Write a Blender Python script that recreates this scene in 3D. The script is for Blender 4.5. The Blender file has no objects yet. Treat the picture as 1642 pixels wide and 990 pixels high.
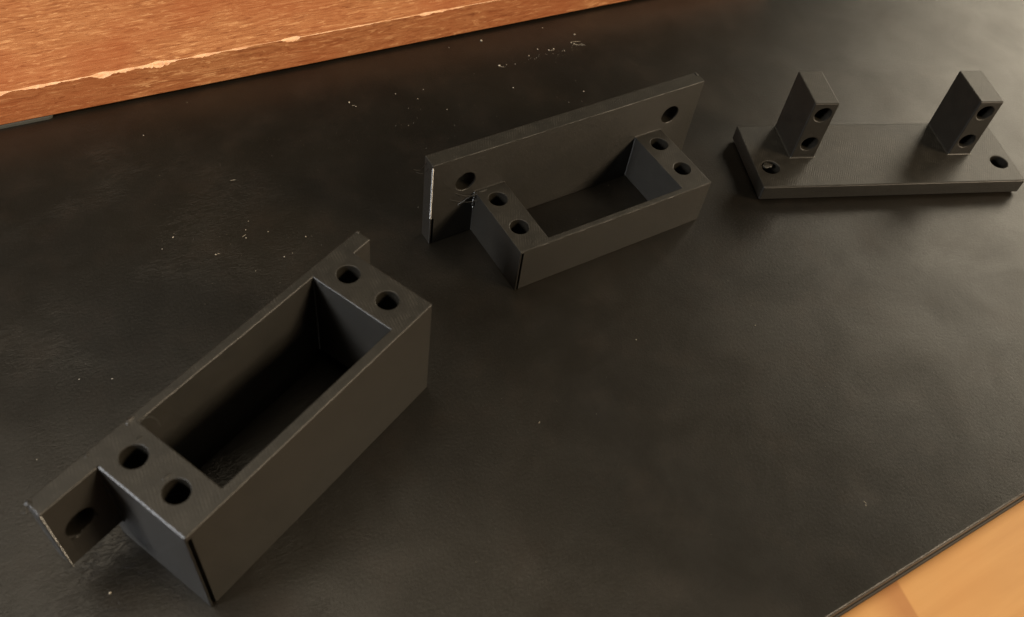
import bpy, bmesh, math, random
from mathutils import Vector, Matrix, noise

random.seed(7)
S = bpy.context.scene
COL = S.collection
MM = 0.001
R = math.radians

# ------------------------------------------------------------------ camera
cam_d = bpy.data.cameras.new("camera")
cam_d.sensor_width = 36.0
cam_d.lens = 32.14
cam_d.clip_start = 0.005
cam_d.clip_end = 50.0
cam_d.dof.use_dof = True
cam_d.dof.focus_distance = 0.232
cam_d.dof.aperture_fstop = 26.0
cam = bpy.data.objects.new("camera", cam_d)
COL.objects.link(cam)
rt = Vector((0.985071, 0.134207, 0.107809))
up = Vector((-0.172146, 0.767973, 0.616915))
bk = Vector((0.0, -0.626264, 0.779611))
cam.matrix_world = Matrix(((rt.x, up.x, bk.x, 0.0), (rt.y, up.y, bk.y, -0.200),
                           (rt.z, up.z, bk.z, 0.1676), (0, 0, 0, 1)))
S.camera = cam

# ------------------------------------------------------------------ light
w = bpy.data.worlds.new("World")
S.world = w
w.use_nodes = True
bg = w.node_tree.nodes["Background"]
bg.inputs[0].default_value = (1.0, 0.86, 0.68, 1)
bg.inputs[1].default_value = 0.03


def area(name, az, el, dist, sx, sy, power, col, target=(0, -0.05, 0)):
    """az: degrees clockwise from +y (away from the camera), el: degrees above the desk"""
    d = Vector((math.sin(R(az)) * math.cos(R(el)), math.cos(R(az)) * math.cos(R(el)), math.sin(R(el))))
    l = bpy.data.lights.new(name, 'AREA')
    l.shape = 'RECTANGLE'
    l.size, l.size_y = sx, sy
    l.energy = power
    l.color = col
    o = bpy.data.objects.new(name, l)
    COL.objects.link(o)
    o.location = Vector(target) + d * dist
    o.rotation_euler = (-d).to_track_quat('-Z', 'Y').to_euler()
    return o


area("ceiling_light", 100, 30, 2.0, 0.5, 0.45, 47, (1.0, 0.80, 0.56))
area("bright_wall_light", 43, 25, 2.2, 1.35, 1.05, 23, (1.0, 0.87, 0.66))
area("ceiling_bounce", -75, 84, 2.0, 1.45, 1.45, 9.5, (1.0, 0.84, 0.60))
area("left_fill_light", -75, 66, 1.3, 0.6, 0.45, 1.6, (1.0, 0.88, 0.70))  # added fill that lifts the mat's lower-left sheen; no real source behind it
area("side_light", 233, 30, 0.5, 0.10, 0.14, 2.8, (0.97, 0.98, 1.0), (-0.03, -0.09, 0))

S.view_settings.view_transform = 'Standard'
S.view_settings.look = 'None'
S.view_settings.exposure = 0.0
S.view_settings.gamma = 1.0
S.view_settings.use_curve_mapping = False


# ------------------------------------------------------------------ helpers
def tag(o, label=None, cat=None, group=None, kind=None):
    if label: o['label'] = label
    if cat: o['category'] = cat
    if group: o['group'] = group
    if kind: o['kind'] = kind
    return o


def empty(name, loc, rz, label, cat, group=None):
    o = bpy.data.objects.new(name, None)
    o.empty_display_size = 0.01
    COL.objects.link(o)
    o.location = Vector(loc) * MM
    o.rotation_euler = (0, 0, R(rz))
    return tag(o, label, cat, group)


def link(name, me, mat, parent=None):
    o = bpy.data.objects.new(name, me)
    if mat is not None:
        for m in (mat if isinstance(mat, (list, tuple)) else [mat]):
            me.materials.append(m)
    COL.objects.link(o)
    if parent is not None:
        o.parent = parent
    return o


def box_bm(x0, x1, y0, y1, z0, z1):
    bm = bmesh.new()
    vs = [bm.verts.new(Vector(p) * MM) for p in
          ((x0, y0, z0), (x1, y0, z0), (x1, y1, z0), (x0, y1, z0),
           (x0, y0, z1), (x1, y0, z1), (x1, y1, z1), (x0, y1, z1))]
    for f in ((3, 2, 1, 0), (4, 5, 6, 7), (0, 1, 5, 4), (1, 2, 6, 5), (2, 3, 7, 6), (3, 0, 4, 7)):
        bm.faces.new([vs[i] for i in f])
    return bm


def bm_mesh(bm, name):
    me = bpy.data.meshes.new(name)
    bm.normal_update()
    bm.to_mesh(me)
    bm.free()
    return me


def cyl_bm(p, axis, r, depth, seg=28, wob=0.0, seed=0):
    """closed cylinder from p (mm) along -axis for depth, sticking 1 mm out the other way"""
    bm = bmesh.new()
    axis = Vector(axis)
    u = axis.orthogonal().normalized()
    v = axis.cross(u)
    rnd = random.Random(seed)
    ph = rnd.uniform(0, 6)
    rings = []
    for d in (1.0, -depth):
        ring = []
        for i in range(seg):
            a = 2 * math.pi * i / seg
            rr = r * (1 + wob * (math.sin(2 * a + ph) + 0.7 * math.sin(3 * a + 2 * ph) + 0.5 * math.sin(7 * a)))
            ring.append(bm.verts.new((Vector(p) + axis * d + (u * math.cos(a) + v * math.sin(a)) * rr) * MM))
        rings.append(ring)
    for i in range(seg):
        j = (i + 1) % seg
        bm.faces.new((rings[0][i], rings[0][j], rings[1][j], rings[1][i]))
    bm.faces.new(rings[0][::-1])
    bm.faces.new(rings[1])
    bmesh.ops.recalc_face_normals(bm, faces=bm.faces)
    return bm


def boolean_solid(adds, cuts, bevel=0.2, late=()):
    """union of boxes minus cutters, edges softened; returns a mesh"""
    tmp = []

    def mk(bm):
        o = bpy.data.objects.new("tmp", bm_mesh(bm, "tmp"))
        COL.objects.link(o)
        tmp.append(o)
        return o
    # scaled up 1000x while cutting: the solver works better away from tiny numbers
    for b in adds + cuts + list(late):
        bmesh.ops.scale(b, vec=(1000, 1000, 1000), verts=b.verts)
    base = mk(adds[0])
    for b in adds[1:]:
        m = base.modifiers.new("u", 'BOOLEAN')
        m.operation = 'UNION'; m.solver = 'EXACT'; m.object = mk(b)
    for b in cuts:
        m = base.modifiers.new("d", 'BOOLEAN')
        m.operation = 'DIFFERENCE'; m.solver = 'EXACT'; m.object = mk(b)
    m = base.modifiers.new("bev", 'BEVEL')
    m.width = bevel; m.segments = 2; m.limit_method = 'ANGLE'; m.angle_limit = R(50)
    m.use_clamp_overlap = False
    m.miter_outer = 'MITER_SHARP'
    for b in late:
        m = base.modifiers.new("d", 'BOOLEAN')
        m.operation = 'DIFFERENCE'; m.solver = 'EXACT'; m.object = mk(b)
    dg = bpy.context.evaluated_depsgraph_get()
    dg.update()
    me = bpy.data.meshes.new_from_object(base.evaluated_get(dg))
    for o in tmp:
        d = o.data
        bpy.data.objects.remove(o)
        bpy.data.meshes.remove(d)
    bm = bmesh.new()
    bm.from_mesh(me)
    bmesh.ops.scale(bm, vec=(MM, MM, MM), verts=bm.verts)
    bpy.data.meshes.remove(me)
    return bm


def split_parts(bm, planes, classify, order):
    """cut the finished solid along planes and hand its faces out to parts"""
    for co, no in planes:
        bmesh.ops.bisect_plane(bm, geom=bm.verts[:] + bm.edges[:] + bm.faces[:], dist=1e-8,
                               plane_co=Vector(co) * MM, plane_no=no)
    bm.faces.ensure_lookup_table()
    keys = [classify(f.calc_center_median() / MM, f.normal) for f in bm.faces]
    out = {}
    for k in order:
        b2 = bm.copy()
        b2.faces.ensure_lookup_table()
        kill = [b2.faces[i] for i in range(len(keys)) if keys[i] != k]
        bmesh.ops.delete(b2, geom=kill, context='FACES')
        out[k] = bm_mesh(b2, str(k))
    bm.free()
    return out


# ------------------------------------------------------------------ materials
class NT:
    def __init__(self, name):
        self.m = bpy.data.materials.new(name)
        self.m.use_nodes = True
        self.t = self.m.node_tree
        self.b = self.t.nodes["Principled BSDF"]

    def n(self, typ, **kw):
        nd = self.t.nodes.new(typ)
        for k, v in kw.items():
            if k in nd.inputs.keys() if hasattr(nd.inputs, 'keys') else False:
                nd.inputs[k].default_value = v
            else:
                setattr(nd, k, v)
        return nd

    def l(self, a, b):
        self.t.links.new(a, b)

    def coord(self, scale=(1000, 1000, 1000), rot=(0, 0, 0)):
        tc = self.n('ShaderNodeTexCoord')
        mp = self.n('ShaderNodeMapping')
        mp.inputs['Scale'].default_value = scale
        mp.inputs['Rotation'].default_value = rot
        self.l(tc.outputs['Object'], mp.inputs['Vector'])
        return mp.outputs['Vector']

    def noise(self, vec, scale, detail=4, rough=0.55, dist=0.0):
        nd = self.n('ShaderNodeTexNoise')
        nd.inputs['Scale'].default_value = scale
        nd.inputs['Detail'].default_value = detail
        nd.inputs['Roughness'].default_value = rough
        nd.inputs['Distortion'].default_value = dist
        self.l(vec, nd.inputs['Vector'])
        return nd.outputs['Fac']

    def ramp(self, fac, stops):
        nd = self.n('ShaderNodeValToRGB')
        cr = nd.color_ramp
        while len(cr.elements) < len(stops):
            cr.elements.new(0.5)
        for e, (p, c) in zip(cr.elements, stops):
            e.position = p
            e.color = (c, c, c, 1) if not isinstance(c, tuple) else (*c, 1)
        self.l(fac, nd.inputs['Fac'])
        return nd.outputs['Color']

    def math(self, op, a, b=None, clamp=False):
        nd = self.n('ShaderNodeMath')
        nd.operation = op
        nd.use_clamp = clamp
        for i, v in enumerate((a, b)):
            if v is None: continue
            if isinstance(v, (int, float)):
                nd.inputs[i].default_value = v
            else:
                self.l(v, nd.inputs[i])
        return nd.outputs[0]

    def mix(self, fac, a, b, mode='MIX'):
        nd = self.n('ShaderNodeMix')
        nd.data_type = 'RGBA'
        nd.blend_type = mode
        for sock, v in ((nd.inputs[0], fac), (nd.inputs[6], a), (nd.inputs[7], b)):
            if isinstance(v, (int, float)):
                sock.default_value = v
            elif isinstance(v, tuple):
                sock.default_value = (*v, 1)
            else:
                self.l(v, sock)
        return nd.outputs[2]

    def bump(self, h, strength, dist, prev=None):
        nd = self.n('ShaderNodeBump')
        nd.inputs['Strength'].default_value = strength
        nd.inputs['Distance'].default_value = dist
        self.l(h, nd.inputs['Height'])
        if prev is not None:
            self.l(prev, nd.inputs['Normal'])
        return nd.outputs['Normal']


def plastic_material(name, base, rough, spec=0.5, lines=0.5):
    k = NT(name)
    v = k.coord()
    n1 = k.noise(v, 0.22, 4, 0.6)
    n2 = k.noise(v, 2.2, 5, 0.65)
    col = k.mix(k.ramp(n1, [(0.3, 0.0), (0.75, 1.0)]), tuple(c * 0.8 for c in base), tuple(c * 1.25 for c in base))
    # scattered light scuffs of the print
    sc = k.ramp(k.noise(k.coord((1800, 700, 700), (0, 0, R(35))), 1.0, 5, 0.7), [(0.66, 0.0), (0.78, 1.0)])
    col = k.mix(k.math('MULTIPLY', sc, 0.6), col, (0.07, 0.062, 0.05))
    k.l(col, k.b.inputs['Base Color'])
    k.l(k.math('ADD', k.math('MULTIPLY', n2, 0.22), rough - 0.11), k.b.inputs['Roughness'])
    k.b.inputs['Specular IOR Level'].default_value = spec
    # tool paths on flat tops (diagonal lines), layers on the sides
    wv = k.n('ShaderNodeTexWave')
    wv.inputs['Scale'].default_value = 0.55
    wv.inputs['Distortion'].default_value = 2.2
    wv.inputs['Detail'].default_value = 2.0
    wv.inputs['Detail Scale'].default_value = 0.5
    k.l(k.coord(rot=(0, 0, R(28))), wv.inputs['Vector'])
    top_lines = k.math('MULTIPLY', wv.outputs['Fac'], k.ramp(k.noise(v, 0.16, 2), [(0.42, 0.1), (0.62, 1.0)]))
    side = k.noise(k.coord((60, 60, 2600)), 1.0, 3, 0.6)
    geo = k.n('ShaderNodeTexCoord')
    sep = k.n('ShaderNodeSeparateXYZ')
    k.l(geo.outputs['Normal'], sep.inputs[0])
    isup = k.ramp(k.math('ABSOLUTE', sep.outputs['Z']), [(0.5, 0.0), (0.8, 1.0)])
    ridge = k.math('MULTIPLY', k.ramp(wv.outputs['Fac'], [(0.55, 0.0), (0.9, 1.0)]), k.ramp(k.noise(v, 0.35, 4, 0.7), [(0.46, 0.0), (0.66, 1.0)]))
    col = k.mix(k.math('MULTIPLY', k.math('MULTIPLY', ridge, isup), 0.40), col, (0.06, 0.053, 0.043))
    k.l(col, k.b.inputs['Base Color'])
    h = k.mix(isup, side, top_lines)
    b1 = k.bump(h, lines, 0.00008)
    b2 = k.bump(n2, 0.35, 0.00012, b1)
    # rounded printed layers, 0.25 mm high, on every side that is not a flat top
    pos = k.n('ShaderNodeSeparateXYZ')
    k.l(v, pos.inputs[0])
    jit = k.noise(k.coord((300, 300, 900)), 1.0, 2)
    zz = k.math('ADD', k.math('MULTIPLY', pos.outputs['Z'], 2 * math.pi / 0.25), k.math('MULTIPLY', jit, 5.0))
    tilt = k.math('MULTIPLY', k.math('SINE', zz), k.math('MULTIPLY', k.math('SUBTRACT', 1.0, isup), 0.60))
    comb = k.n('ShaderNodeCombineXYZ')
    k.l(tilt, comb.inputs['Z'])
    add = k.n('ShaderNodeVectorMath')
    add.operation = 'ADD'
    k.l(b2, add.inputs[0]); k.l(comb.outputs[0], add.inputs[1])
    nrm = k.n('ShaderNodeVectorMath')
    nrm.operation = 'NORMALIZE'
    k.l(add.outputs[0], nrm.inputs[0])
    k.l(nrm.outputs[0], k.b.inputs['Normal'])
    return k.m


def mat_material():
    k = NT("black leatherette")
    v = k.coord()
    big = k.noise(v, 0.018, 3, 0.5)
    mid = k.noise(v, 0.09, 4, 0.6)
    fine = k.noise(v, 1.6, 6, 0.7)
    col = k.mix(k.ramp(big, [(0.3, 0.0), (0.7, 1.0)]), (0.0045, 0.0037, 0.0026), (0.0085, 0.0066, 0.0041))
    col = k.mix(k.math('MULTIPLY', k.ramp(mid, [(0.50, 0.0), (0.74, 1.0)]), 0.4), col, (0.015, 0.0098, 0.0060))
    k.l(col, k.b.inputs['Base Color'])
    r = k.math('ADD', k.math('MULTIPLY', mid, 0.10), 0.245)
    r = k.math('ADD', r, k.math('MULTIPLY', fine, 0.06))
    k.l(r, k.b.inputs['Roughness'])
    k.b.inputs['Specular IOR Level'].default_value = 0.5
    # fine grain all over, short creases in patches
    cr = k.noise(k.coord((420, 1150, 1000), (0, 0, R(-28))), 0.55, 5, 0.62, 1.4)
    crk = k.math('ABSOLUTE', k.math('SUBTRACT', cr, 0.5))
    crk = k.ramp(crk, [(0.0, 0.0), (0.07, 1.0)])
    patch = k.ramp(k.noise(v, 0.024, 3, 0.6), [(0.46, 0.05), (0.62, 1.0)])
    sp = k.n('ShaderNodeSeparateXYZ')
    k.l(v, sp.inputs[0])
    fade = k.ramp(k.math('DIVIDE', k.math('ADD', sp.outputs['X'], 200.0), 240.0, True), [(0.35, 1.0), (0.85, 0.12)])
    k.l(k.math('ADD', k.math('MULTIPLY', k.noise(v, 0.05, 4, 0.6, 0.6), 0.5), 0.24), k.b.inputs['Specular IOR Level'])
    nb = k.bump(fine, 0.32, 0.00018)
    nb2 = k.n('ShaderNodeBump')
    k.l(k.math('MULTIPLY', k.math('MULTIPLY', patch, fade), 0.30), nb2.inputs['Strength'])
    nb2.inputs['Distance'].default_value = 0.0002
    k.l(crk, nb2.inputs['Height'])
    k.l(nb, nb2.inputs['Normal'])
    und = k.bump(big, 0.5, 0.0007, nb2.outputs['Normal'])
    k.l(und, k.b.inputs['Normal'])
    return k.m


def board_material():
    k = NT("worn stained wood")
    v = k.coord((1000, 1000, 1000))
    grain = k.noise(k.coord((75, 560, 560), (0, 0, R(4))), 1.0, 7, 0.66, 1.6)
    fibre = k.noise(k.coord((210, 1150, 1150), (0, 0, R(-5))), 1.0, 6, 0.66, 0.9)
    blot = k.noise(v, 0.035, 3, 0.55)
    col = k.ramp(grain, [(0.30, (0.23, 0.074, 0.024)), (0.47, (0.345, 0.128, 0.045)), (0.60, (0.41, 0.168, 0.064)), (0.75, (0.53, 0.26, 0.115))])
    col = k.mix(k.ramp(fibre, [(0.56, 0.0), (0.62, 0.8)]), col, (0.60, 0.30, 0.13))
    col = k.mix(k.ramp(fibre, [(0.36, 0.8), (0.43, 0.0)]), col, (0.19, 0.055, 0.017))
    col = k.mix(k.ramp(blot, [(0.38, 0.6), (0.6, 0.0)]), col, (0.30, 0.080, 0.024))
    k.l(col, k.b.inputs['Base Color'])
    k.b.inputs['Roughness'].default_value = 0.5
    k.b.inputs['Specular IOR Level'].default_value = 0.35
    k.l(k.bump(fibre, 0.35, 0.0003, k.bump(grain, 0.3, 0.0006)), k.b.inputs['Normal'])
    return k.m


def chip_material():
    k = NT("bare chipped wood")
    f = k.noise(k.coord((300, 1500, 1500)), 1.0, 4, 0.6)
    c = k.ramp(f, [(0.3, (0.52, 0.23, 0.10)), (0.5, (0.70, 0.40, 0.21)), (0.75, (0.80, 0.52, 0.31))])
    k.l(c, k.b.inputs['Base Color'])
    k.b.inputs['Roughness'].default_value = 0.6
    k.l(k.bump(f, 0.5, 0.0004), k.b.inputs['Normal'])
    return k.m


def table_material():
    k = NT("varnished pale wood")
    g = k.noise(k.coord((18, 160, 160)), 1.0, 5, 0.6, 0.6)
    bl = k.noise(k.coord(), 0.03, 3)
    c = k.ramp(g, [(0.25, (0.40, 0.195, 0.060)), (0.55, (0.465, 0.242, 0.080)), (0.8, (0.51, 0.275, 0.096))])
    c = k.mix(k.ramp(bl, [(0.4, 0.35), (0.65, 0.0)]), c, (0.46, 0.21, 0.06))
    # darker red-brown band across the wood, soft on one side
    sp = k.n('ShaderNodeSeparateXYZ')
    k.l(k.coord(), sp.inputs[0])
    xw = k.math('ADD', sp.outputs['X'], k.math('MULTIPLY', bl, 3.0))
    st = k.math('MULTIPLY', k.ramp(k.math('DIVIDE', k.math('SUBTRACT', xw, 12.0), 8.0, True), [(0.0, 0.0), (0.8, 1.0)]),
                k.ramp(k.math('SUBTRACT', k.math('ADD', sp.outputs['X'], k.math('MULTIPLY', sp.outputs['Y'], -0.2)), 20.0, False), [(0.0, 1.0), (0.5, 0.0)]))
    c = k.mix(k.math('MULTIPLY', st, 0.5), c, (0.24, 0.075, 0.020))
    k.l(c, k.b.inputs['Base Color'])
    k.b.inputs['Roughness'].default_value = 0.42
    k.l(k.bump(g, 0.1, 0.0003), k.b.inputs['Normal'])
    return k.m


def simple_material(name, c, rough, spec=0.5):
    k = NT(name)
    n = k.noise(k.coord(), 1.5, 3)
    k.l(k.mix(n, tuple(x * 0.8 for x in c), tuple(min(1, x * 1.2) for x in c)), k.b.inputs['Base Color'])
    k.b.inputs['Roughness'].default_value = rough
    k.b.inputs['Specular IOR Level'].default_value = spec
    return k.m


M_PLA = plastic_material("black printed plastic", (0.0120, 0.0103, 0.0074), 0.42, lines=0.17)
M_HOLE = simple_material("dull hole plastic", (0.011, 0.0095, 0.007), 0.65, 0.12)  # duller copy of the body plastic, keeps hole interiors dark
M_MAT = mat_material()
M_MATEDGE = simple_material("mat edge band", (0.016, 0.0125, 0.0095), 0.6, 0.25)
M_BOARD = board_material()
M_CHIP = chip_material()
M_TABLE = table_material()
M_FOOT = simple_material("grey rubber", (0.05, 0.05, 0.04), 0.7)
M_DUST = simple_material("pale dust", (0.36, 0.32, 0.25), 0.7)
M_STRING = simple_material("thin plastic string", (0.03, 0.027, 0.022), 0.45)

# ------------------------------------------------------------------ wooden table under the mat
EDGE_A = 37.6           # heading of the mat's front edge
E0 = Vector((71.0, -126.8, 0))
tbl = empty("wooden_table", (E0.x, E0.y, -4.4), EDGE_A,
            "pale orange wooden table top showing beyond the lower edge of the black mat", "table")


bm = box_bm(-420, 420, -140, 420, -22, 0)
bmesh.ops.bevel(bm, geom=[e for e in bm.edges], offset=1.5 * MM, segments=3, affect='EDGES', profile=0.5)
link("table_top", bm_mesh(bm, "table_top"), M_TABLE, tbl)
for x0, y0 in ((-410, -130), (370, -130), (-410, 370), (370, 370)):
    link("leg", bm_mesh(box_bm(x0, x0 + 40, y0, y0 + 40, -735, -22.02), "leg"), M_TABLE, tbl)

# ------------------------------------------------------------------ black desk mat
mat = empty("desk_mat", (E0.x, E0.y, 0), EDGE_A,
            "large black leathery desk mat with fine creases and dust, lying under the printed brackets", "desk mat")
bm = box_bm(-400, 400, 0, 360, -2.6, 0)
bmesh.ops.bevel(bm, geom=[e for e in bm.edges if abs(e.verts[0].co.z) < 1e-6 and abs(e.verts[1].co.z) < 1e-6],
                offset=0.5 * MM, segments=3, affect='EDGES', profile=0.5)
link("mat_surface", bm_mesh(bm, "mat_surface"), M_MAT, mat)
bm = box_bm(-400.5, 400.5, -0.55, 360.5, -4.4, -2.605)
bmesh.ops.bevel(bm, geom=[e for e in bm.edges if e.verts[0].co.z > -0.003 and e.verts[1].co.z > -0.003],
                offset=0.35 * MM, segments=2, affect='EDGES', profile=0.5)
link("mat_base", bm_mesh(bm, "mat_base"), M_MATEDGE, mat)

# ------------------------------------------------------------------ worn wooden board
BOARD_A = 33.95
B0 = Vector((-126.0, -28.9, 0))
brd = empty("wooden_board", (B0.x, B0.y, 0), BOARD_A,
            "worn reddish brown wooden board with a chipped front edge lying on the mat", "board")
bm = bmesh.new()
zb, zt, depth = 0.7, 10.4, 190.0
rows = []
xs = []
x = -170.0
while x < 240:
    xs.append(x)
    x += 0.55 if -30 < x < 150 else 3.0


def chip_amount(x):
    a = noise.noise(Vector((x * 0.045, 3.1, 0)))
    b = noise.noise(Vector((x * 0.30, 7.7, 0)))
    c = noise.noise(Vector((x * 1.2, 1.7, 0)))
    big = max(0.0, a * 1.6 + 0.12) * (0.6 + 0.6 * max(0, b + 0.35))
    return big, b, c


bumps = ((-12, 5, 1.3), (-1, 6, 0.9), (7, 3, 0.6), (17, 7, 1.5), (28, 5.5, 2.1), (41, 4, 1.0), (50, 3, 0.7), (64, 2.8, 1.6), (84, 5, 0.5), (107, 5.0, 1.1), (114, 3, 0.7), (140, 12, 0.6))
for x in xs:
    big, b, c = chip_amount(x)
    loc = 0.0
    for bx, bw_, bh in bumps:
        loc = max(loc, bh * max(0.0, 1 - ((x - bx) / bw_) ** 4))
    k = max(loc * (0.8 + 0.7 * b + 0.35 * c), 0.13 + 0.25 * big + 0.12 * c)
    drop = max(0.07, k * 0.62 + 0.22 * c * min(1, k))
    back = max(0.10, k * 0.45 - 0.18 * c * min(1, k))
    wob = 0.10 * noise.noise(Vector((x * 0.08, 0, 5)))
    prof = [(depth, zb), (0.25, zb), (0.0 + wob, zb + 0.3), (wob * 0.6, zt - drop),
            (back * 0.28 + 0.05, zt - drop * 0.55 + 0.05 * c), (back, zt), (depth, zt)]
    rows.append([bm.verts.new(Vector((x, y, z)) * MM) for y, z in prof])
for r0, r1 in zip(rows, rows[1:]):
    for i in range(len(r0) - 1):
        f = bm.faces.new((r0[i], r0[i + 1], r1[i + 1], r1[i]))
        f.material_index = 1 if i in (3, 4) else 0
    f = bm.faces.new((r0[-1], r0[0], r1[0], r1[-1]))
bm.faces.new(rows[0][::-1])
bm.faces.new(rows[-1])
bmesh.ops.recalc_face_normals(bm, faces=bm.faces)
link("plank", bm_mesh(bm, "board"), [M_BOARD, M_CHIP], brd)
bm = box_bm(-60, 0.0, -0.35, 14, 0.0, 0.69)
bmesh.ops.bevel(bm, geom=[e for e in bm.edges if abs(e.verts[0].co.x) < 1e-6 and abs(e.verts[1].co.x) < 1e-6 and abs(e.verts[0].co.z - e.verts[1].co.z) > 1e-5],
                offset=1.2 * MM, segments=3, affect='EDGES', profile=0.5)
link("rubber_foot", bm_mesh(bm, "rubber_foot"), M_FOOT, brd)
for fx, fy in ((-60, 176), (200, -0.0), (200, 176)):
    link("rubber_foot", bm_mesh(box_bm(fx, fx + 30, fy + .1, fy + 13, 0.0, 0.69), "rubber_foot"), M_FOOT, brd)


# ------------------------------------------------------------------ printed brackets
def wisp(parent, pts, r=0.07, name="filament_wisp"):
    """a hair of stringing: tapered tube through pts (mm)"""
    bm = bmesh.new()
    P = [Vector(p) for p in pts]
    path = []
    for i in range(len(P) - 1):
        a = P[max(i - 1, 0)]; b = P[i]; c = P[i + 1]; d = P[min(i + 2, len(P) - 1)]
        for s in range(4):
            t = s / 4
            path.append(0.5 * ((2 * b) + (c - a) * t + (2 * a - 5 * b + 4 * c - d) * t * t + (3 * b - a - 3 * c + d) * t ** 3))
    path.append(P[-1])
    rings = []
    for i, q in enumerate(path):
        d = (path[min(i + 1, len(path) - 1)] - path[max(i - 1, 0)]).normalized()
        u = d.orthogonal().normalized(); v = d.cross(u)
        rr = r * (1 - 0.6 * i / len(path))
        rings.append([bm.verts.new((q + (u * math.cos(a) + v * math.sin(a)) * rr) * MM) for a in (0, 2.1, 4.2)])
    for a, b in zip(rings, rings[1:]):
        for i in range(3):
            bm.faces.new((a[i], a[(i + 1) % 3], b[(i + 1) % 3], b[i]))
    bmesh.ops.recalc_face_normals(bm, faces=bm.faces)
    return link(name, bm_mesh(bm, name), M_STRING, parent)


def hole_test(holes):
    def f(c, n):
        for key, p, axis, r, depth in holes:
            d = c - Vector(p)
            ax = Vector(axis)
            h = d.dot(ax)
            if -depth - 0.05 < h < -0.12 and (d - ax * h).length < r * 1.12 + 0.05:
                return key
        return None
    return f


HR = 2.25


def frame_bracket(loc, rz, label, L, t, H, ez, Lf, ex, bw, D, fb, hb, pw, pz, hx, hy, phx, phz, pr, slits, extra, bevel):
    """plate standing on its long edge with a box frame of two drilled blocks and a bar in front"""
    root = empty("printed_bracket", loc, rz, label, "bracket", "printed brackets on the mat")
    e = (L - Lf) / 2 + ex
    adds = [box_bm(0, L, -t, 0, ez, H), box_bm(e, e + Lf, -D, -0.0 if ez > 0 else -t + 1.0, 0, hb)]
    cuts = [box_bm(e + bw, e + Lf - bw, -D + fb, -pw, -3, hb + 5)]
    holes = []
    for i, x in enumerate((e + hx, e + Lf - hx)):
        for j in (0, 1):
            holes.append((('h', i, j), (x, -hy - 10 * j, hb), (0, 0, 1), HR, min(18.0, hb - 1.0)))
    for i, x in enumerate((phx[0], phx[1])):
        holes.append((('p', i), (x, -t, phz), (0, -1, 0), pr, t - 0.7 if ez > 0 else t + 1))
    for n_, (key, p, ax, r, d) in enumerate(holes):
        cuts.append(cyl_bm(p, ax, r, d, wob=0.012, seed=n_))
    late = [box_bm(*s) for s in slits(e)]
    cuts += extra(e) if extra else []
    bm = boolean_solid(adds, cuts, bevel, late)
    planes = [((0, -t - 0.003, 0), (0, 1, 0)), ((0, -D + fb, 0), (0, 1, 0)), ((e + bw, 0, 0), (1, 0, 0)), ((e + Lf - bw, 0, 0), (1, 0, 0))]
    ht = hole_test(holes)

    def cls(c, n):
        k = ht(c, n)
        if k: return k
        if c.y > -t - 0.002: return 'plate'
        if c.y < -D + fb - 0.002 or (abs(c.y + D - fb) <= 0.01 and e + bw + 0.01 < c.x < e + Lf - bw - 0.01): return 'bar'
        if c.x < e + bw + 0.004: return 'b0'
        if c.x > e + Lf - bw - 0.004: return 'b1'
        return 'bar'
    order = ['plate', 'bar', 'b0', 'b1', 'floor'] + [h[0] for h in holes]
    parts = split_parts(bm, planes, cls, order)
    o = {}
    o['plate'] = link("mounting_plate", parts['plate'], M_PLA, root)
    o['bar'] = link("front_bar", parts['bar'], M_PLA, root)
    o['b0'] = link("drilled_block", parts['b0'], M_PLA, root)
    o['b1'] = link("drilled_block", parts['b1'], M_PLA, root)
    if len(parts['floor'].polygons):
        o['floor'] = link("pocket_floor", parts['floor'], M_PLA, root)
    for h in holes:
        par = o['b%d' % h[0][1]] if h[0][0] == 'h' else o['plate']
        if len(parts[h[0]].polygons):
            link("screw_hole", parts[h[0]], M_HOLE, par)
    return root, e


def wedge_cut(pts):
    """prism cutter from two triangles (mm)"""
    bm = bmesh.new()
    a = [bm.verts.new(Vector(p) * MM) for p in pts[:3]]
    b = [bm.verts.new(Vector(p) * MM) for p in pts[3:]]
    bm.faces.new(a); bm.faces.new(b[::-1])
    for i in range(3):
        bm.faces.new((a[i], b[i], b[(i + 1) % 3], a[(i + 1) % 3]))
    bmesh.ops.recalc_face_normals(bm, faces=bm.faces)
    return bm


# nearest: deep box frame with two short ears
A = dict(L=77.3, t=3.6, H=29.1, ez=9.4, Lf=61.5, ex=2.98, bw=9.75, D=23.65, fb=2.1, hb=29.1, pw=1.86, pz=5.3, hx=4.86, hy=6.5)


def a_extra(e):
    H, D = A['H'], A['D']
    # worn sloping rim along the outer edge of the near block only (front of the plate)
    out = [wedge_cut([(e - 0.5, -A['t'] - 0.02, H + 0.5), (e - 0.5, -A['t'] - 0.02, H - 0.75), (e + 0.9, -A['t'] - 0.02, H + 0.5),
                      (e - 0.5, -D - 1, H + 0.5), (e - 0.5, -D - 1, H - 0.75), (e + 0.9, -D - 1, H + 0.5)])]
    out.append(box_bm(e + A['bw'] - 4.5, e + A['Lf'] - A['bw'] + 5.0, -D + 1.2, -1.2, -1, 5.3))  # undercut shaped so little light reaches the pocket bottom and it goes black
    return out


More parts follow.
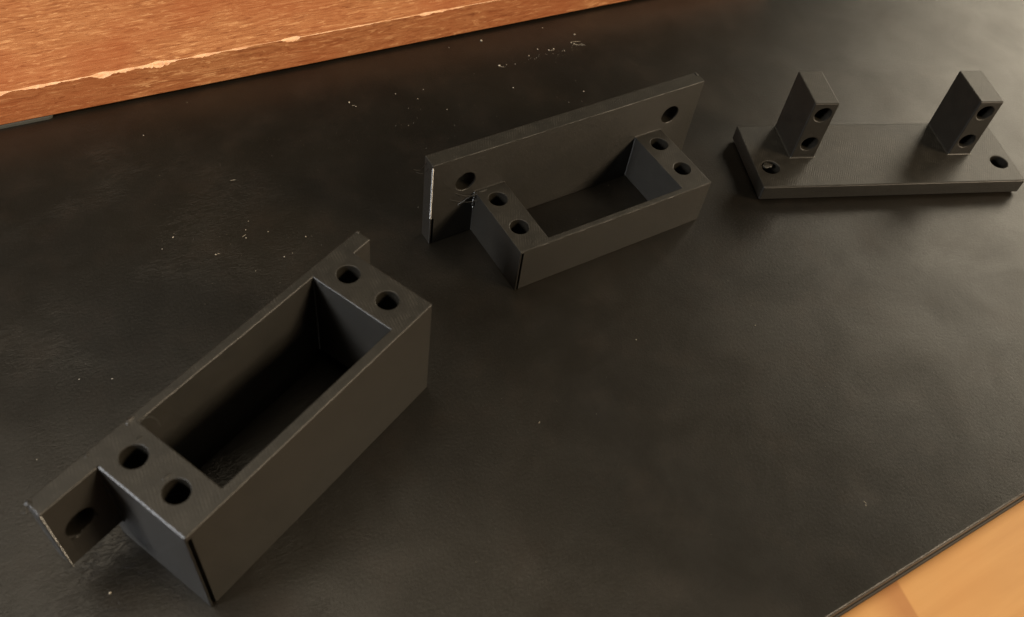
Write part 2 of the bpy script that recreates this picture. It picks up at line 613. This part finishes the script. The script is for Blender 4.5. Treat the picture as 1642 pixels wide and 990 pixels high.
bA, eA = frame_bracket((-70.04, -143.95, 0), 62.08,
                       "largest black printed bracket, deep box frame with a short ear at each end",
                       **A, phx=(4.6, 77.3 - 2.6), phz=19.2, pr=2.75,
                       slits=lambda e: [(e + 0.35, e + 1.15, -A['D'] - 1, -A['D'] + 2.0, -1, A['H'] - 1.4)],
                       extra=a_extra, bevel=0.22)
B = dict(L=78.6, t=4.0, H=25.75, ez=0, Lf=56.2, ex=0.47, bw=8.34, D=25.85, fb=1.45, hb=13.45, pw=4.0, pz=-3, hx=3.9, hy=8.65)
bB, eB = frame_bracket((-25.36, -46.72, 0), 38.29,
                       "middle black printed bracket with its drilled plate upright on edge behind a shallow frame",
                       **B, phx=(8.96, 78.6 - 8.96), phz=17.64, pr=2.6,
                       slits=lambda e: [(e + 0.35, e + 0.95, -B['D'] - 1, -B['D'] + 2.0, -1, B['hb'] - 0.5),
                                        (0.35, 0.95, -B['t'] - 1, -B['t'] + 1.6, -1, 8.6)],
                       extra=None, bevel=0.2)

# right: plate lying flat with two drilled posts
C = dict(L=78.6, t=5.2, H=24.65, Lf=55.1, bw=6.95, D=24.0, hb=13.45, hx=3.63, hy=10.15)
bC = empty("printed_bracket", (53.57, 9.55, 0), 16.18,
           "right black printed bracket lying flat with two drilled posts standing up from its plate", "bracket",
           "printed brackets on the mat")
eC = (C['L'] - C['Lf']) / 2 - 0.19
def plate_bm(L, H, t, c):
    b = box_bm(0, L, -H, 0, 0, t)
    bmesh.ops.bevel(b, geom=[e_ for e_ in b.edges if e_.verts[0].co.z < 1e-6 and e_.verts[1].co.z < 1e-6],
                    offset=c * MM, segments=1, affect='EDGES', profile=0.5)
    return b


adds = [plate_bm(C['L'], C['H'], C['t'], 0.9),
        box_bm(eC, eC + C['bw'], -C['hb'], 0.0, 1.0, C['D']),
        box_bm(eC + C['Lf'] - C['bw'], eC + C['Lf'], -C['hb'], 0.0, 1.0, C['D'])]
holes = []
for i, x in enumerate((eC + C['hx'], eC + C['Lf'] - C['hx'])):
    for j in (0, 1):
        holes.append((('h', i, j), (x, -C['hb'], C['hy'] + 10 * j), (0, -1, 0), 2.2, 11.0))
for i, x in enumerate((4.51, C['L'] - 4.51)):
    holes.append((('p', i), (x, -16.97, C['t']), (0, 0, 1), 2.45, C['t'] + 1))
cuts = [cyl_bm(p, ax, r, d, wob=0.012, seed=40 + n_) for n_, (key, p, ax, r, d) in enumerate(holes)]
bm = boolean_solid(adds, cuts, 0.32)
ht = hole_test(holes)


def cls(c, n):
    k = ht(c, n)
    if k: return k
    if c.z < C['t'] + 0.01: return 'plate'
    return 'b0' if c.x < C['L'] / 2 else 'b1'


parts = split_parts(bm, [((0, 0, C['t']), (0, 0, 1))], cls, ['plate', 'b0', 'b1'] + [h[0] for h in holes])
oc = {'plate': link("mounting_plate", parts['plate'], M_PLA, bC),
      'b0': link("drilled_post", parts['b0'], M_PLA, bC),
      'b1': link("drilled_post", parts['b1'], M_PLA, bC)}
for h in holes:
    par = oc['b%d' % h[0][1]] if h[0][0] == 'h' else oc['plate']
    if len(parts[h[0]].polygons):
        link("screw_hole", parts[h[0]], M_HOLE, par)

# beaded layer seams that catch the light along upright corners
M_SEAM = simple_material("glossy seam plastic", (0.02, 0.019, 0.016), 0.22, 0.6)


def layer_seam(parent, x, y, z0, z1, r=0.27):
    bm = bmesh.new()
    z, k = z0, 0
    while z < z1:
        jr = r * (1 + 0.12 * noise.noise(Vector((z * 3.1, x, y))))
        a_, b_ = [], []
        for i in range(10):
            an = 2 * math.pi * i / 10
            a_.append(bm.verts.new(Vector((x + math.cos(an) * jr, y + math.sin(an) * jr, z)) * MM))
            b_.append(bm.verts.new(Vector((x + math.cos(an) * jr * 0.18, y + math.sin(an) * jr * 0.18, z + 0.26)) * MM))
        for i in range(10):
            f = bm.faces.new((a_[i], a_[(i + 1) % 10], b_[(i + 1) % 10], b_[i]))
            f.smooth = True
        z += 0.25
    link("layer_seam", bm_mesh(bm, "layer_seam"), M_SEAM, parent)


layer_seam(bB, 0.05, -3.95, 9.0, 25.2)
layer_seam(bB, eB - 0.02, -4.1, 8.0, 13.2, 0.25)
layer_seam(bA, 0.05, -3.55, 9.5, 28.4)
layer_seam(bA, eA - 0.05, -3.65, 9.5, 26.6)
layer_seam(bA, eA + A['Lf'] - A['bw'] - 0.02, -1.95, 5.4, 28.4)

# stringing left by the printer
wisp(bA, [(eA + 9.4, -2.2, 29.0), (eA + 11.0, -2.4, 29.3), (eA + 12.0, -3.4, 28.6), (eA + 11.8, -4.6, 27.4)], 0.05)
wisp(bA, [(0.2, -0.6, 28.9), (-0.8, -1.4, 28.5), (-1.2, -0.4, 28.0)], 0.16)
wisp(bB, [(0.1, -0.8, 24.2), (-1.8, -1.6, 23.4), (-3.4, -1.2, 23.8)], 0.12)
wisp(bB, [(0.1, -2.0, 23.6), (-1.5, -2.4, 22.9), (-2.9, -1.6, 23.1)], 0.09)
wisp(bB, [(6.6, -4.0, 14.6), (9.0, -5.2, 13.9), (eB + 0.4, -5.4, 13.6)], 0.08)
wisp(bB, [(5.0, -4.0, 13.2), (8.6, -5.8, 12.6), (eB + 0.1, -6.6, 12.9)], 0.07)
wisp(bB, [(7.4, -4.05, 10.6), (9.8, -4.4, 12.3), (eB - 0.1, -4.6, 12.6)], 0.09)



def blob(parent, p, r, sq=(1, 1, 0.6)):
    bm = bmesh.new()
    bmesh.ops.create_icosphere(bm, subdivisions=2, radius=r * MM)
    for v in bm.verts:
        n_ = noise.noise(v.co * 2200 + Vector(p))
        v.co = Vector((v.co.x * sq[0], v.co.y * sq[1], v.co.z * sq[2])) * (1 + 0.45 * n_) + Vector(p) * MM
    link("plastic_blob", bm_mesh(bm, "plastic_blob"), M_PLA, parent)


blob(bA, (eA + 9.0, -0.7, 29.0), 0.62, (1.5, 1, 0.5))
blob(bA, (0.3, -0.6, 29.0), 0.6, (0.9, 1.1, 0.5))
blob(bA, (0.2, -3.2, 28.9), 0.4)
blob(bA, (eA + 0.4, -0.6, 29.0), 0.5, (1.2, 1.2, 0.4))
blob(bA, (eA + 5.6, -13.3, 29.1), 0.45, (2.2, 0.8, 0.2))
blob(bA, (eA + 7.6, -4.6, 29.1), 0.35, (2.0, 0.9, 0.2))
blob(bA, (77.0, -0.4, 29.0), 0.45)
blob(bA, (3.0, -3.7, 16.6), 0.7, (1.3, 0.4, 0.5))
blob(bA, (7.2, -3.7, 17.6), 0.6, (0.6, 0.5, 1.2))
blob(bB, (eB - 0.2, -4.6, 12.6), 0.7, (0.8, 0.9, 1.0))
blob(bB, (eB - 0.3, -4.4, 9.6), 0.5, (0.8, 0.8, 1.5))
blob(bB, (78.2, -0.8, 25.7), 0.55, (0.9, 1.4, 0.5))
blob(bB, (eB + 2.0, -4.6, 13.4), 0.6, (2.0, 0.8, 0.35))
blob(bC, (4.0, -16.0, 5.0), 1.1, (1.3, 0.9, 0.3))

# ------------------------------------------------------------------ dust and crumbs on the mat
SPECKS = [(-23.2, 35.4, 0.36), (4.5, 46.9, 0.26), (3.9, 42.4, 0.24), (-2.5, 36.6, 0.29), (-16.1, 24.9, 0.28), (-8.1, 32.1, 0.18),
          (-10.7, 15.8, 0.2), (-54.4, -3.1, 0.28), (-52.2, -4.2, 0.13), (-32.1, 29.3, 0.15), (9.8, 19.8, 0.17), (-42.9, 4.0, 0.14),
          (-36.4, 3.5, 0.17), (-35.7, 8.0, 0.13), (-27.6, 1.2, 0.16), (-38.1, -1.1, 0.11), (-70.9, -64.8, 0.19), (-82.2, -61.8, 0.18),
          (-52.3, -54.4, 0.17), (-70.5, -64.3, 0.11), (-5.7, 47.6, 0.13), (-96.0, -14.5, 0.13), (-101.9, -29.8, 0.13),
          (-80.0, -102.5, 0.2), (-86.4, -104.0, 0.17), (-62.4, -146.0, 0.24), (-65.8, -58.1, 0.15), (-66.7, -55.6, 0.13), (-55.4, -61.8, 0.14),
          (-53.9, -60.2, 0.11), (-60.5, -67.5, 0.11), (80.5, -101.3, 0.13), (85.3, -115.4, 0.15), (-36.6, -8.3, 0.11), (-24.3, -5.0, 0.11),
          (-86.4, -123.2, 0.17), (-61.4, -54.9, 0.13), (-67.0, -52.7, 0.11), (58.3, -57.6, 0.13), (29.8, -68.2, 0.14),
          (-83.3, -65.9, 0.11), (-22.8, 19.0, 0.11), (-14.1, 26.0, 0.12), (-11.6, 27.0, 0.12), (-5.9, 36.0, 0.22), (-1.1, 37.7, 0.2),
          (2.2, 37.7, 0.14), (4.8, 42.2, 0.2)]
rnd = random.Random(11)
for i in range(130):
    a = rnd.uniform(-95, 30)
    SPECKS.append((a, a * 0.62 + 28 - abs(rnd.gauss(0, 26)) - 6, rnd.uniform(0.02, 0.065)))
for i in range(45):
    a, b = rnd.uniform(-9, 6), rnd.gauss(0, 1.6)
    SPECKS.append((a, 35.5 + a * 0.85 + b, rnd.uniform(0.02, 0.085)))
for i in range(160):
    SPECKS.append((rnd.uniform(-90, 110), rnd.uniform(-130, 20), rnd.uniform(0.02, 0.055)))
dust = bmesh.new()
for x, y, r in SPECKS:
    m = Matrix.Translation(Vector((x, y, r * 0.45)) * MM) @ Matrix.Rotation(rnd.uniform(0, 6), 4, 'Z') @ \
        Matrix.Diagonal((rnd.uniform(0.8, 1.5), rnd.uniform(0.6, 1.0), rnd.uniform(0.4, 0.7), 1))
    res = bmesh.ops.create_icosphere(dust, subdivisions=1, radius=r * MM, matrix=m)
    for v in res['verts']:
        v.co += Vector((rnd.uniform(-1, 1), rnd.uniform(-1, 1), rnd.uniform(-.3, .5))) * r * 0.22 * MM
for x, y, l, a in ((5.5, 43.5, 1.6, 20), (7.5, 42.6, 1.1, -15), (6.2, 42.0, 1.9, 8), (-1.5, 36.9, 1.0, 40), (-15.2, 24.6, 0.9, 10),
                   (80.4, -100.6, 0.5, -40), (-53.0, -4.0, 0.5, 15), (10, -95, 0.45, 70),
                   (-75, -40, 0.8, 30), (-66.5, -57.5, 0.7, 60)):
    m = Matrix.Translation(Vector((x, y, 0.04)) * MM) @ Matrix.Rotation(R(a), 4, 'Z') @ Matrix.Diagonal((l, 0.05, 0.035, 1))
    bmesh.ops.create_icosphere(dust, subdivisions=1, radius=MM, matrix=m)
o = link("dust", bm_mesh(dust, "dust"), M_DUST)
tag(o, "pale dust specks and crumbs scattered over the black mat", "dust", kind="stuff")
